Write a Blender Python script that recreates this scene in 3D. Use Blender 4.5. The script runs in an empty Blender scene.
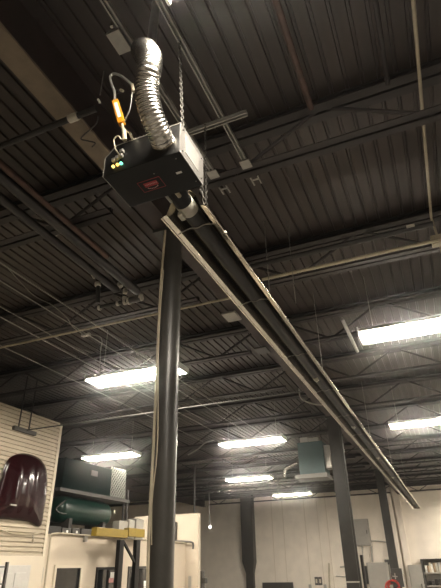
import bpy, bmesh, math, random
from mathutils import Vector, Matrix
random.seed(4)
S = bpy.context.scene
COL = S.collection
# ---------------------------------------------------------------- camera
F = 495.44
GLOW_HAZE = .004
YAW, PIT, ROL = [math.radians(v) for v in (-22.454, 28.9055, -1.143)]
CAM = Vector((0, 0, 1.95))
fw = Vector((math.sin(YAW)*math.cos(PIT), math.cos(YAW)*math.cos(PIT), math.sin(PIT)))
rt0 = Vector((math.cos(YAW), -math.sin(YAW), 0)); up0 = rt0.cross(fw)
rt = rt0*math.cos(ROL) + up0*math.sin(ROL); up = -rt0*math.sin(ROL) + up0*math.cos(ROL)
cd = bpy.data.cameras.new('camera'); cam = bpy.data.objects.new('camera', cd); COL.objects.link(cam)
cd.sensor_fit = 'HORIZONTAL'; cd.sensor_width = 36; cd.lens = F*36/441; cd.clip_end = 200; cd.clip_start = .05
m = Matrix((rt, up, -fw)).transposed().to_4x4(); m.translation = CAM; cam.matrix_world = m
S.camera = cam
def ray(x, y): return (fw*F + rt*(x-220.5) - up*(y-294)).normalized()
def PZ(x, y, z): d = ray(x, y); return CAM + d*((z-CAM.z)/d.z)
def PY(x, y, Y): d = ray(x, y); return CAM + d*(Y/d.y)
def PX(x, y, X): d = ray(x, y); return CAM + d*(X/d.x)

# ---------------------------------------------------------------- materials
def mat(name, col, rough=.6, metal=0., bump=0., scale=20., var=.0, emis=None, es=0., spec=.5, coat=0., stretch=(1,1,1), var2=None):
    mt = bpy.data.materials.new(name); mt.use_nodes = True; nt = mt.node_tree; b = nt.nodes['Principled BSDF']
    b.inputs['Base Color'].default_value = (*col, 1); b.inputs['Roughness'].default_value = rough; b.inputs['Metallic'].default_value = metal
    b.inputs['Specular IOR Level'].default_value = spec; b.inputs['Coat Weight'].default_value = coat
    if var or bump:
        tc = nt.nodes.new('ShaderNodeTexCoord'); mp = nt.nodes.new('ShaderNodeMapping'); mp.inputs['Scale'].default_value = stretch
        n = nt.nodes.new('ShaderNodeTexNoise'); n.inputs['Scale'].default_value = scale; n.inputs['Detail'].default_value = 5
        nt.links.new(tc.outputs['Object'], mp.inputs['Vector']); nt.links.new(mp.outputs['Vector'], n.inputs['Vector'])
        if var:
            r = nt.nodes.new('ShaderNodeValToRGB'); r.color_ramp.elements[0].position = .3; r.color_ramp.elements[1].position = .7
            c2 = var2 or tuple(min(1, c*(1+var)) for c in col)
            r.color_ramp.elements[0].color = (*[c*(1-var) for c in col], 1); r.color_ramp.elements[1].color = (*c2, 1)
            nt.links.new(n.outputs['Fac'], r.inputs['Fac']); nt.links.new(r.outputs['Color'], b.inputs['Base Color'])
        if bump:
            bp = nt.nodes.new('ShaderNodeBump'); bp.inputs['Strength'].default_value = bump; bp.inputs['Distance'].default_value = .01
            nt.links.new(n.outputs['Fac'], bp.inputs['Height']); nt.links.new(bp.outputs['Normal'], b.inputs['Normal'])
    if emis:
        b.inputs['Emission Color'].default_value = (*emis, 1); b.inputs['Emission Strength'].default_value = es
    return mt
M = {}
M['deck'] = mat('deck_paint', (.036, .025, .0195), .5, var=.25, scale=3, stretch=(3, .4, 1))
M['steel_brown'] = mat('dark_primer_steel', (.017, .0115, .0105), .6, var=.25, scale=6)
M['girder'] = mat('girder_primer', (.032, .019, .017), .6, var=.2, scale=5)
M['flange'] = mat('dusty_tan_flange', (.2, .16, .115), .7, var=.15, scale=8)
M['col'] = mat('column_grey_paint', (.04, .038, .034), .36, var=.15, scale=6, bump=.1)
M['rust'] = mat('rusty_pipe', (.08, .042, .03), .7, var=.45, scale=8)
M['dpipe'] = mat('dark_pipe', (.015, .013, .012), .5, var=.2, scale=9)
M['conduit'] = mat('galvanised_conduit', (.3, .29, .26), .45, .4, var=.1, scale=10)
M['cream'] = mat('cream_conduit', (.42, .37, .27), .5, var=.1, scale=8)
M['strut'] = mat('galvanised_strut', (.36, .35, .32), .4, .7, var=.12, scale=14)
M['wallw'] = mat('block_wall_paint', (.84, .775, .68), .85, var=.06, scale=2.2, bump=.08)
M['office'] = mat('office_wall_paint', (.57, .5, .4), .8, var=.03, scale=3)
M['siding'] = mat('siding_metal', (.45, .395, .30), .5, var=.06, scale=4)
M['trimw'] = mat('trim_paint', (.6, .54, .43), .6, var=.03, scale=5)
M['floor'] = mat('concrete_floor', (.13, .12, .105), .5, var=.2, scale=1.2, bump=.1)
M['black'] = mat('black_enamel', (.0035, .0035, .0035), .45, var=.2, scale=40, spec=.25)
M['tube'] = mat('blackened_tube', (.007, .006, .006), .5, var=.2, scale=12)
M['alum'] = mat('brushed_aluminium', (.8, .74, .63), .14, 1., var=.08, scale=8, stretch=(1, .1, 1))
M['alumflex'] = mat('flex_aluminium', (.62, .6, .56), .26, 1., bump=.25, scale=60, var=.06)
M['whitep'] = mat('white_plate', (.5, .49, .46), .45, var=.05, scale=20)
M['band'] = mat('white_band', (.5, .48, .42), .5, var=.08, scale=30)
M['yellow'] = mat('yellow_beam', (.24, .165, .015), .5, var=.1, scale=10)
M['orange'] = mat('orange_plastic', (.65, .27, .01), .4, var=.06, scale=30)
M['green'] = mat('green_enamel', (.003, .03, .022), .3, var=.15, scale=5)
M['greend'] = mat('dark_green_enclosure', (.002, .011, .01), 1., spec=.0, var=.15, scale=5)
M['teal'] = mat('teal_paint', (.04, .075, .075), .6, var=.1, scale=4)
M['maroon'] = mat('maroon_car_paint', (.013, .0008, .002), .2, .0, var=.1, scale=3, coat=.2, spec=.3)
M['grey'] = mat('grey_panel', (.36, .345, .31), .5, var=.05, scale=6)
M['dgrey'] = mat('dark_grey_steel', (.055, .052, .047), .5, var=.12, scale=6)
M['glassd'] = mat('dark_window_glass', (.01, .011, .012), .08, var=.1, scale=3)
M['red'] = mat('red_rubber', (.5, .045, .03), .5, var=.2, scale=20)
M['redlabel'] = mat('red_label_print', (.36, .03, .035), .5, var=.1, scale=40)
M['pink'] = mat('pale_label_print', (.62, .3, .28), .5, var=.1, scale=60)
M['white'] = mat('white_paper', (.85, .84, .8), .6, var=.03, scale=30)
M['cloth'] = mat('brown_cardboard', (.3, .22, .14), .8, var=.2, scale=10)
M['mesh'] = mat('wire_mesh', (.4, .42, .38), .4, .6, var=.1, scale=20)
M['chain'] = mat('dull_chain', (.06, .057, .05), .6, .3, var=.1, scale=20)
M['plate'] = mat('box_side_plate', (.10, .096, .09), .6, var=.05, scale=20)
M['access'] = mat('grey_sticker', (.18, .175, .165), .7, spec=.2, var=.05, scale=20)
M['tray'] = mat('drip_tray_paint', (.16, .155, .14), .6, var=.05, scale=10)
M['seam'] = mat('wall_caulk', (.70, .63, .53), .8, var=.05, scale=10)
M['lamp'] = mat('lamp_diffuser', (.9, .9, .9), .5, emis=(1., .9, .76), es=34)
M['bulb'] = mat('bulb_glow', (.9, .9, .9), .5, emis=(1., .93, .8), es=6)
M['led_y'] = mat('led_amber', (.9, .6, .1), .4, emis=(1., .75, .2), es=.5)
M['led_o'] = mat('led_orange', (.9, .5, .1), .4, emis=(1., .55, .12), es=.5)
M['led_g'] = mat('led_green', (.1, .7, .5), .4, emis=(.2, 1., .6), es=.5)

# ---------------------------------------------------------------- mesh helpers
def box(bm, lo, hi, mtx=None):
    lo, hi = Vector(lo), Vector(hi)
    vs = [bm.verts.new((x, y, z)) for x in (lo.x, hi.x) for y in (lo.y, hi.y) for z in (lo.z, hi.z)]
    if mtx:
        for v in vs: v.co = mtx @ v.co
    for f in ((0,1,3,2),(4,6,7,5),(0,4,5,1),(2,3,7,6),(0,2,6,4),(1,5,7,3)): bm.faces.new([vs[i] for i in f])
def frame_from(d, hint=Vector((0, 0, 1))):
    d = d.normalized()
    if abs(d.dot(hint)) > .97: hint = Vector((1, 0, 0))
    s = d.cross(hint).normalized(); u = s.cross(d)
    return s, u
def tube(bm, pts, r, n=10, cap=True, rads=None):
    pts = [Vector(p) for p in pts]; rings = []
    s = None
    for i, p in enumerate(pts):
        d = (pts[min(i+1, len(pts)-1)] - pts[max(i-1, 0)]).normalized()
        if s is None: s, u = frame_from(d)
        else:
            s = (s - d*s.dot(d)).normalized(); u = s.cross(d)
        rr = rads[i] if rads else r
        rings.append([bm.verts.new(p + (s*math.cos(a) + u*math.sin(a))*rr) for a in [2*math.pi*k/n for k in range(n)]])
    for a, b in zip(rings, rings[1:]):
        for k in range(n): bm.faces.new((a[k], a[(k+1) % n], b[(k+1) % n], b[k]))
    if cap: bm.faces.new(rings[0][::-1]); bm.faces.new(rings[-1])
def bar(bm, a, b, w, h, hint=Vector((0, 0, 1))):
    a, b = Vector(a), Vector(b); s, u = frame_from(b-a, hint)
    vs = [bm.verts.new(p + s*i*w/2 + u*j*h/2) for p in (a, b) for i, j in ((-1,-1),(1,-1),(1,1),(-1,1))]
    for f in ((3,2,1,0),(4,5,6,7),(0,1,5,4),(1,2,6,5),(2,3,7,6),(3,0,4,7)): bm.faces.new([vs[i] for i in f])
def prism(bm, prof, to3, a, b, closed=True):
    A = [bm.verts.new(to3(p, a)) for p in prof]; B = [bm.verts.new(to3(p, b)) for p in prof]; n = len(prof)
    for i in range(n if closed else n-1): bm.faces.new((A[i], A[(i+1) % n], B[(i+1) % n], B[i]))
    if closed: bm.faces.new(A[::-1]); bm.faces.new(B)
def smooth(pts, n=8):
    pts = [Vector(p) for p in pts]; out = []
    for i in range(len(pts)-1):
        p0, p1, p2, p3 = pts[max(i-1, 0)], pts[i], pts[i+1], pts[min(i+2, len(pts)-1)]
        for k in range(n):
            t = k/n
            out.append(.5*((2*p1) + (p2-p0)*t + (2*p0-5*p1+4*p2-p3)*t*t + (3*p1-p0-3*p2+p3)*t**3))
    return out + [pts[-1]]
def link(name, bm, m, parent=None, sm=False, bev=0.):
    bmesh.ops.recalc_face_normals(bm, faces=bm.faces)
    me = bpy.data.meshes.new(name); bm.to_mesh(me); bm.free(); me.materials.append(M[m])
    o = bpy.data.objects.new(name, me); COL.objects.link(o)
    if parent: o.parent = parent
    if sm:
        for p in me.polygons: p.use_smooth = True
        md = o.modifiers.new('e', 'EDGE_SPLIT'); md.split_angle = math.radians(40)
    if bev:
        md = o.modifiers.new('b', 'BEVEL'); md.width = bev; md.segments = 2; md.limit_method = 'ANGLE'
    if parent:   # meshes are written in world coordinates: keep them there
        o.matrix_parent_inverse = parent.matrix_basis.inverted()
    return o
def thing(name, label, cat, loc=(0, 0, 0), group=None):
    o = bpy.data.objects.new(name, None); COL.objects.link(o); o.location = loc; o.empty_display_size = .1
    o['label'] = label; o['category'] = cat
    if group: o['group'] = group
    return o
def tag(o, label, cat, group=None):
    o['label'] = label; o['category'] = cat
    if group: o['group'] = group
    return o
def struct(o): o['kind'] = 'structure'; return o
def B(name, lo, hi, m, parent=None, bev=0.):
    bm = bmesh.new(); box(bm, lo, hi); return link(name, bm, m, parent, bev=bev)
def T(name, pts, r, m, parent=None, n=10):
    bm = bmesh.new(); tube(bm, pts, r, n); return link(name, bm, m, parent, sm=True)

# ---------------------------------------------------------------- setting
XL, XR, YF, YB, ZD = -23., 9., -6., 31.7, 6.05
struct(B('floor', (XL, YF, -.1), (XR, YB, 0), 'floor'))
bm = bmesh.new()                                            # corrugated roof deck, ribs run along the hall
x = XL; prof = []
while x < XR:
    prof += [(x, ZD), (x+.112, ZD), (x+.120, ZD+.022), (x+.144, ZD+.022)]; x += .152
prof.append((x, ZD))
prism(bm, prof, lambda p, t: (p[0], t, p[1]), YF, YB, False)
c = link('ceiling', bm, 'deck'); struct(c)
sd = c.modifiers.new('s', 'SOLIDIFY'); sd.thickness = .01; sd.offset = 1
struct(B('wall_back', (XL, YB, 0), (XR, YB+.2, ZD+.1), 'wallw'))
struct(B('wall_left', (XL-.2, YF, 0), (XL, YB, ZD+.1), 'wallw'))
struct(B('wall_right', (XR, YF, 0), (XR+.2, YB, ZD+.1), 'wallw'))
struct(B('wall_front', (XL, YF-.2, 0), (XR, YF, ZD+.1), 'wallw'))
# vertical seams of the back wall panels
bm = bmesh.new()
for px in (272, 283, 305, 318, 327):
    p = PY(px, 520, YB); box(bm, (p.x-.025, YB-.015, 0), (p.x+.025, YB, 5.85))
struct(link('trim_1', bm, 'seam'))
# pilasters right of the rear column
for i, px in enumerate((395, 403)):
    p = PY(px, 530, YB); struct(B('trim_%d' % (i+2), (p.x-.2, YB-.25, 0), (p.x+.12, YB, 5.9), 'wallw'))
struct(B('trim_4', (-23, YB-.12, 5.82), (XR, YB, 5.97), 'steel_brown'))

# girders (run along the hall) --------------------------------------------------
def girder(x, label):
    t = thing('roof_girder', label, 'girder', (x, 13, 5.42), 'roof girders')
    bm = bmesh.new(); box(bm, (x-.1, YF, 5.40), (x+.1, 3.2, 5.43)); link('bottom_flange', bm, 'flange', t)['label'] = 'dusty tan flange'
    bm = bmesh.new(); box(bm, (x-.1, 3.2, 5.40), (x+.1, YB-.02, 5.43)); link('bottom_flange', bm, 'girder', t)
    bm = bmesh.new(); box(bm, (x-.012, YF, 5.43), (x+.012, YB-.02, 5.99)); link('web', bm, 'girder', t)
    bm = bmesh.new(); box(bm, (x-.13, YF, 5.99), (x+.13, YB-.02, 6.035)); link('top_flange', bm, 'girder', t)
girder(-2.36, 'dark brown I-beam girder with dusty tan bottom flange, resting on the three columns')
girder(-14.5, 'dark brown I-beam girder far to the left above the green compressor side')
# joists (run across the hall) --------------------------------------------------
def joist(y, label):
    t = thing('roof_joist', label, 'roof truss', (-7, y, 5.42), 'open web roof joists')
    for (x0, x1) in ((-14.3, -2.5), (-2.22, XR-.05)):
        bm = bmesh.new()
        for s in (-1, 1): box(bm, (x0, y+s*.065-.05, 5.93), (x1, y+s*.065+.05, 5.945)); box(bm, (x0, y+s*.02-.006, 5.945), (x1, y+s*.02+.006, 6.02))
        box(bm, (x0, y-.09, 6.015), (x1, y+.09, 6.035))
        link('top_chord', bm, 'steel_brown', t)
        bm = bmesh.new()
        for s in (-1, 1):
            box(bm, (x0+.3, y+s*.05-.04, 5.455), (x1-.3, y+s*.05+.04, 5.465)); box(bm, (x0+.3, y+s*.018-.004, 5.455), (x1-.3, y+s*.018+.004, 5.52))
        link('bottom_chord', bm, 'steel_brown', t)
        bm = bmesh.new(); n = max(2, round((x1-x0)/1.9)); st = (x1-x0)/n
        for k in range(n):
            a = x0+k*st
            tube(bm, [(a+.05, y, 5.97), (a+st/2, y, 5.47)], .02, 6); tube(bm, [(a+st/2, y, 5.47), (a+st-.05, y, 5.97)], .02, 6)
            pass
        link('web', bm, 'steel_brown', t)
names = ['first', 'second', 'third', 'fourth', 'fifth', 'sixth', 'seventh', 'eighth', 'ninth', 'tenth', 'eleventh', 'twelfth', 'thirteenth']
for k in range(13):
    y = 3.62 + k*2.3
    joist(y, 'dark steel roof joist, %s counted from the burner box towards the back wall' % names[k])
joist(1.3-.0, 'dark steel open web roof joist almost overhead, nearer than the heater burner box')

# columns -----------------------------------------------------------------------
t = thing('steel_column', 'glossy dark grey round steel column in the foreground, passing behind the heater', 'column', (-2.33, 4.2, 0))
T('shaft', [(-2.33, 4.2, 0.02), (-2.33, 4.2, 5.36)], .112, 'col', t, 28)
B('cap_plate', (-2.5, 4.03, 5.36), (-2.16, 4.37, 5.398), 'col', t); B('base_plate', (-2.55, 3.98, 0), (-2.11, 4.42, .02), 'col', t)
def wcol(x, y, w, label, strap):
    t = thing('steel_column', label, 'column', (x, y, 0))
    bm = bmesh.new()
    box(bm, (x-w/2, y-w/2, .02), (x+w/2, y-w/2+.02, 5.36)); box(bm, (x-w/2, y+w/2-.02, .02), (x+w/2, y+w/2, 5.36)); box(bm, (x-.01, y-w/2+.02, .02), (x+.01, y+w/2-.02, 5.36))
    link('shaft', bm, 'col', t)
    B('cap_plate', (x-w*.6, y-w*.6, 5.36), (x+w*.6, y+w*.6, 5.398), 'col', t); B('base_plate', (x-w*.7, y-w*.7, 0), (x+w*.7, y+w*.7, .02), 'col', t)
    return t
c2 = wcol(-2.33, 13.3, .29, 'dark grey wide flange column, middle one of the three, with white strap low on it', 1)
zz = PY(354, 582, 13.1).z
B('strap', (-2.485, 13.14, zz-.015), (-2.175, 13.153, zz+.015), 'band', c2)
c3 = wcol(-2.33, 22.5, .29, 'dark grey wide flange column, farthest of the three, beside the red hose', 0)
# conduits beside columns
def cable(name, pts, r, m, label, cat='cable', group=None, n=7, sub=6):
    return tag(T(name, smooth(pts, sub), r, m, n=n), label, cat, group)
cable('conduit', [PY(147.5, 600, 4.05), PY(149, 530, 4.05), PY(153.7, 441, 4.05), PY(160.3, 294, 4.05), PY(165.5, 228, 4.05)], .014, 'cream', 'cream conduit running up the left side of the foreground column', 'conduit')
cable('cable', [PY(151.5, 545, 4.06), PY(152, 500, 4.04), PY(157.5, 441, 4.0), PY(158.5, 340, 4.0), PY(163.5, 270, 4.02)], .006, 'cream', 'thin cream cable beside the conduit on the foreground column')
z0 = 0.
T_ = T('conduit', [(-2.13, 13.1, 0), (-2.13, 13.1, 5.2)], .014, 'dgrey'); tag(T_, 'grey conduit running up the right side of the middle column', 'conduit')
T_ = T('conduit', [(-2.07, 13.25, 0), (-2.07, 13.25, 2.15)], .035, 'dpipe'); tag(T_, 'dark stub pipe standing low on the right of the middle column', 'conduit')

# ---------------------------------------------------------------- lights
def light(x, y, z, label, L=1.83, W=.5):
    t = thing('ceiling_light', label, 'light', (x, y, z), 'hanging LED ceiling lights')
    x0, x1, y0, y1 = x-L/2, x+L/2, y-W/2, y+W/2
    bm = bmesh.new()
    prof = [(y0, z), (y0+.05, z+.075), (y1-.05, z+.075), (y1, z)]
    prism(bm, prof, lambda p, s: (s, p[0], p[1]), x0, x1)
    link('housing', bm, 'whitep', t)
    for s in (x0-.018, x1-.002):
        bm = bmesh.new(); box(bm, (s, y0-.008, z-.03), (s+.02, y1+.008, z+.08)); link('end_cap', bm, 'whitep', t)
    bm = bmesh.new()
    for k in range(4):
        a = y0+.02+k*(W-.04)/4
        box(bm, (x0+.02, a+.006, z-.022), (x1-.02, a+(W-.04)/4-.006, z-.004))
    link('diffuser', bm, 'lamp', t)
    for sx in (x0+.2, x1-.2):
        bm = bmesh.new(); tube(bm, [(sx, y, z+.075), (sx, y, ZD-.0)], .006, 6); link('hanger_wire', bm, 'conduit', t)
light(-4.69, 7.28, 5., 'long LED ceiling light crossing behind the foreground column')
light(-9.2, 13.2, 5., 'long LED ceiling light above the green compressor')
light(-4.65, 13.35, 5., 'LED ceiling light left of the middle column, uppermost of the three stacked in view')
light(-6.98, 19.5, 5., 'LED ceiling light left of the middle column, middle one of the three stacked in view')
light(-6.8, 25.1, 5., 'smallest LED ceiling light, hanging close to the back wall')
light(.22, 7.3, 5., 'large glaring LED ceiling light at the right edge, the upper one')
light(.0, 13.3, 5., 'glaring LED ceiling light at the right edge, the lower one')
light(-.02, 1.27, 5., 'LED ceiling light overhead, of which just a corner shows at the top edge', W=.56)
light(5.0, 19.5, 5., 'added unseen fill light right of the view, second row from the back wall')  # this and the following lights: unseen, added to brighten the back wall
light(5.0, 25.1, 5., 'added unseen fill light right of the view, in the row nearest the back wall')
light(4.0, 29.2, 5., 'added unseen fill light right of the view close over the bookshelf wall')
light(7.3, 25.1, 5., 'added unseen fill light far right of the view, in the row nearest the back wall')
light(1.9, 29.3, 5., 'added unseen fill light right of the view, over the bookshelf by the back wall')
# drops, hooks and cables at the lights
cable('cable', [PY(82, 334, 6.9), PY(98, 336, 6.95), PY(102, 341, 7.), PY(100.5, 352, 7.1), PY(100, 374, 7.2)], .009, 'conduit', 'grey cable drooping into the left end of the light behind the foreground column')
cable('cable', [PY(0, 259, 4.6), PY(31, 293, 5.1), PY(52, 305, 5.2), PY(67, 318, 5.4), PY(73, 327, 5.5), PY(86, 336, 5.6)], .008, 'conduit', 'grey cable swooping down from the left edge to the junction box')
tag(B('junction_box', PY(82, 337, 5.75)-Vector((0, .03, 0)), PY(90, 333, 5.75)+Vector((0, .03, .0)), 'strut', bev=.003), 'small grey junction box on the thin cross pipe left of the foreground column', 'junction box')

# ---------------------------------------------------------------- pipes and conduits under the roof
def pipeB(y, z, x0, x1, r, m, label, cat='pipe'): return tag(T('pipe', [(x0, y, z), (x1, y, z)], r, m, n=10), label, cat)
def pipeA(x, z, y0, y1, r, m, label, cat='pipe', name='pipe'): return tag(T(name, [(x, y0, z), (x, y1, z)], r, m, n=10), label, cat)
a = PZ(385, 252, 5.3); pipeB(a.y, 5.3, PY(262, 279.5, a.y).x, 6.5, .022, 'cream', 'cream cross pipe running from behind the heater to the right edge')
a = PZ(385, 235, 5.34); t = pipeB(a.y, 5.34, PY(248, 270, a.y).x, PY(433, 224, a.y).x, .034, 'dpipe', 'dark grey cross pipe just above the cream one')
p = PY(411, 229, a.y); tag(B('pipe_clip', (p.x-.045, a.y-.04, p.z-.0), (p.x+.045, a.y-.033, p.z+.035), 'band'), 'small white clip on the dark grey cross pipe near the right edge', 'clip')
a = PZ(110, 324, 5.3); pipeB(a.y, 5.3, -9.6, -2.0, .017, 'cream', 'thin cream cross pipe passing behind the foreground column from the left edge')
a = PX(27, 430, -7.9); pipeB(a.y, a.z, -7.9, -1.9, .013, 'dgrey', 'thin grey cross pipe fixed to the ribbed wall, above the far lights')
t = tag(B('pipe_bracket', (-7.97, a.y-.35, a.z-.06), (-7.9, a.y+.3, a.z+.02), 'dgrey'), 'dark bracket on the ribbed wall carrying the grey cross pipe', 'bracket')
for dy, w in ((-.25, 'left'), (.05, 'right')):
    tag(T('hanger_rod', [(-7.9, a.y+dy, a.z+.02), (-7.9, a.y+dy, 5.7)], .016, 'dpipe', n=6), 'dark hanger rod over the ribbed wall bracket, the %s one of two' % w, 'rod')
pipeB(17.5, 5.35, -9, 7, .02, 'dpipe', 'thin dark cross pipe far back under the joists, beyond the second row of lights')
pipeB(2.26, 5.32, -7, -2.02, .027, 'dpipe', 'dark sprinkler branch pipe crossing under the tan flange at upper left')
p = PY(69, 113, 2.2); tag(T('pipe_clamp', [(p.x-.045, 2.26, 5.32), (p.x+.045, 2.26, 5.32)], .036, 'band', n=14), 'white clamp on the sprinkler branch pipe below the tan flange', 'clamp')
for (x, r, m, y0, y1, l) in ((-3.24, .03, 'rust', -3, 4.2, 'rusty pipe at left running along the hall, upper edge of the pipe group'),
                         (-3.36, .06, 'dpipe', -3, 5.1, 'thick dark main pipe at left running along the hall'),
                         (-3.6, .05, 'dpipe', -3, 4.95, 'dark pipe at left, lowest of the group running along the hall'),
                         (-4.52, .008, 'conduit', -2, 14, 'thin grey conduit running along the hall, nearest of the parallel ones at left'),
                         (-4.85, .008, 'conduit', -2, 14, 'thin grey conduit running along the hall, second of the parallel ones at left'),
                         (-5.65, .009, 'conduit', -2, 14, 'thin grey conduit running along the hall, third of the parallel ones at left'),
                         (-5.4, .006, 'conduit', -2, 12, 'hair thin conduit beside the third of the parallel ones at left'),
                         (-6.46, .008, 'conduit', -2, 14, 'thin grey conduit running along the hall, leftmost of the parallel ones')):
    pipeA(x, 5.33, y0, y1, r, m, l, 'pipe' if r > .02 else 'conduit', 'pipe' if r > .02 else 'conduit')
pipeA(.545, 5.72, -2, 5.6, .016, 'cream', 'cream conduit near the right edge, threaded above the joist bottom chords', 'conduit', 'conduit')
tag(T('conduit', [(.545, 5.6, 5.72), (.56, 5.62, 5.4), (.56, 5.62, 4.6)], .014, 'cream'), 'cream conduit dropping at the right edge below the cross pipes', 'conduit')
tag(B('junction_box', (.47, 5.5, 5.28), (.66, 5.6, 5.40), 'cream', bev=.004), 'cream junction box at the right edge where the cross pipes meet', 'junction box')
pipeA(-.44, 5.9, -3, 3.5, .03, 'rust', 'rusty pipe close under the deck at top centre, right of the struts')
pipeA(.29, 5.88, -3, 3.5, .022, 'steel_brown', 'dark bridging bar close under the deck, left of the cream conduit')
# sprinkler fittings at left
t = thing('sprinkler_fitting', 'dark sprinkler pipe fitting with white bands, hanging below the pipes at left', 'pipe fitting', PZ(120, 302, 5.1))
fy = 5.0
T('branch_pipe', [PY(96, 308, fy), PY(132, 300, fy)], .026, 'dpipe', t)
T('coupling', [PY(128, 301, fy), PY(141, 298, fy)], .044, 'dgrey', t, 14)
for x, y, r in ((99.5, 308, .034), (118, 303.5, .034), (129, 301, .05), (125, 302, .042), (141, 297.6, .047)):
    a, b = PY(x-1, y+.2, fy), PY(x+1, y-.2, fy); T('band', [a, b], r, 'band', t, 14)
t = thing('sprinkler_fitting', 'sprinkler drop pipe with two white rings, beside the dark main pipe at left', 'pipe fitting', PZ(113, 285, 5.2))
T('drop_pipe', [PY(105, 268, 4.9), PY(119, 285, 5.1), PY(124, 292, 5.1), PY(124.5, 302, 5.02)], .024, 'dpipe', t)
for a, b, r in (((113, 276.5), (115, 279), .034), ((119, 283.5), (121, 286.5), .034), ((125, 289.5), (125, 293.5), .031), ((124.5, 297), (124.5, 300), .031)):
    T('band', [PY(*a, 5.04), PY(*b, 5.04)], r, 'band', t, 12)
t = thing('pipe_elbow', 'dark pipe elbow with two pale rings ending the lowest pipe at left', 'pipe fitting', PZ(98, 285, 5.2))
T('elbow', smooth([PY(93, 270, 4.9), PY(97, 278, 4.92), PY(98, 288, 4.95), PY(98, 303, 4.98)], 5), .03, 'dpipe', t)
T('band', [PY(93.5, 274, 4.88), PY(95.5, 277, 4.88)], .042, 'band', t, 12); T('band', [PY(97.5, 283, 4.93), PY(97.8, 286, 4.93)], .042, 'band', t, 12)
p = PY(55, 232.5, 3.95); tag(T('pipe_clamp', [p-Vector((.0, .03, 0)), p+Vector((0, .03, 0))], .045, 'band', n=12), 'small pale clamp shining on the dark pipes at left', 'clamp')

# struts ------------------------------------------------------------------------
def strut(name, a, b, label, w=.042):
    t = thing(name, label, 'strut channel', (a+b)/2, 'galvanised strut channels above the heater')
    d = (b-a).normalized(); s = d.cross(Vector((0, 0, 1))).normalized(); u = Vector((0, 0, 1))
    bm = bmesh.new()
    P = [(-w/2, w), (-w/2+.008, w), (-w/2+.008, w-.004), (w/2-.008, w-.004), (w/2-.008, w), (w/2, w), (w/2, 0), (w/2-.012, 0), (w/2-.012, .006), (w/2-.004, .006), (w/2-.004, w-.004), (-w/2+.004, w-.004), (-w/2+.004, .006), (-w/2+.012, .006), (-w/2+.012, 0), (-w/2, 0)]
    prism(bm, P, lambda p, q: q + s*p[0] + u*p[1], a, b); link('channel', bm, 'strut', t)
    bm = bmesh.new(); L = (b-a).length; n = int(L/.025); g = []
    for k in range(n+1):
        g.append([bm.verts.new(a + d*(L*k/n) + u*(w+.002) + s*q*w) for q in (-.5, -.22, .22, .5)])
    for k in range(n):          # slotted back: rungs with real holes between
        for c_ in range(3):
            if c_ != 1 or k % 2 == 0: bm.faces.new((g[k][c_], g[k][c_+1], g[k+1][c_+1], g[k+1][c_]))
    link('slotted_back', bm, 'alum', t)
    return t
zs = 5.36
s1 = strut('strut_channel', Vector((-1.465, -.5, zs)), Vector((-1.465, 3.38, zs)), 'long galvanised strut channel, left of the two that run along the hall above the heater')
s2 = strut('strut_channel', Vector((-1.12, -.5, zs)), Vector((-1.12, 3.42, zs)), 'long galvanised strut channel, right of the two that run along the hall above the heater')
q = PZ(246, 106, zs+.045); q0 = PZ(191, 128, zs+.045)
s3 = strut('strut_channel', Vector((-1.55, (q.y+q0.y)/2, zs-.045)), Vector((q.x, (q.y+q0.y)/2, zs-.045)), 'short galvanised cross strut tying the two long struts right of the burner box')
for x in (-1.465, -1.12):
    w = 'left' if x < -1.3 else 'right'
    t = thing('beam_clamp', 'galvanised beam clamp under the first joist, on the %s strut' % w, 'clamp', (x, 3.5, zs))
    B('plate', (x-.05, 3.36, zs-.012), (x+.05, 3.47, zs-.002), 'strut', t)
    bm = bmesh.new(); box(bm, (x-.045, 3.66, zs+.03), (x-.03, 3.78, zs+.04)); box(bm, (x+.03, 3.66, zs+.03), (x+.045, 3.78, zs+.04)); box(bm, (x-.045, 3.69, zs+.03), (x+.045, 3.71, zs+.04)); link('jaw', bm, 'strut', t)
p = PZ(120, 40, zs); t = thing('strut_plate', 'square galvanised plate hung on the left strut beside the duct top', 'plate', p)
B('plate', (p.x-.06, p.y-.09, zs-.03), (p.x+.05, p.y+.09, zs-.0), 'strut', t, .004)
bm = bmesh.new(); tube(bm, [(p.x, p.y-.11, zs), (p.x, p.y-.11, zs+.05)], .012, 8); link('bolt', bm, 'alum', t, True)

def chain(a, b, label):
    a, b = Vector(a), Vector(b); d = (b-a).normalized(); L = (b-a).length; s, u = frame_from(d)
    n = int(L/.034); bm = bmesh.new(); st = L/n
    for k in range(n):
        c = a + d*(k+.5)*st; v = s if k % 2 else u; pts = []
        for j in range(9):
            an = 2*math.pi*j/8; pts.append(c + d*math.cos(an)*st*.68 + v*math.sin(an)*.0095)
        tube(bm, pts, .0025, 5, cap=False)
    return tag(link('chain', bm, 'chain', None, True), label, 'chain')

# ---------------------------------------------------------------- radiant heater
HX = -1.205; HZ = 4.0; H0, H1 = 2.3, 24.3
hp = (HX, 2.3, HZ)
bx0, bx1, by0, by1, bz0, bz1 = -1.49, -.98, 1.81, 2.12, 4.0, 4.225
t = thing('radiant_tube_heater', 'long gas radiant tube heater with black burner box, chained below the roof', 'heater', (HX, 2, 4.0))
bm = bmesh.new(); ch = .075
prof = [(bx0, bz0), (bx1, bz0), (bx1, bz1), (bx0+ch, bz1), (bx0, bz1-ch)]
prism(bm, prof, lambda p, y: (p[0], y, p[1]), by0, by1)
hb = link('burner_box', bm, 'black', t, bev=.003)
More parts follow.
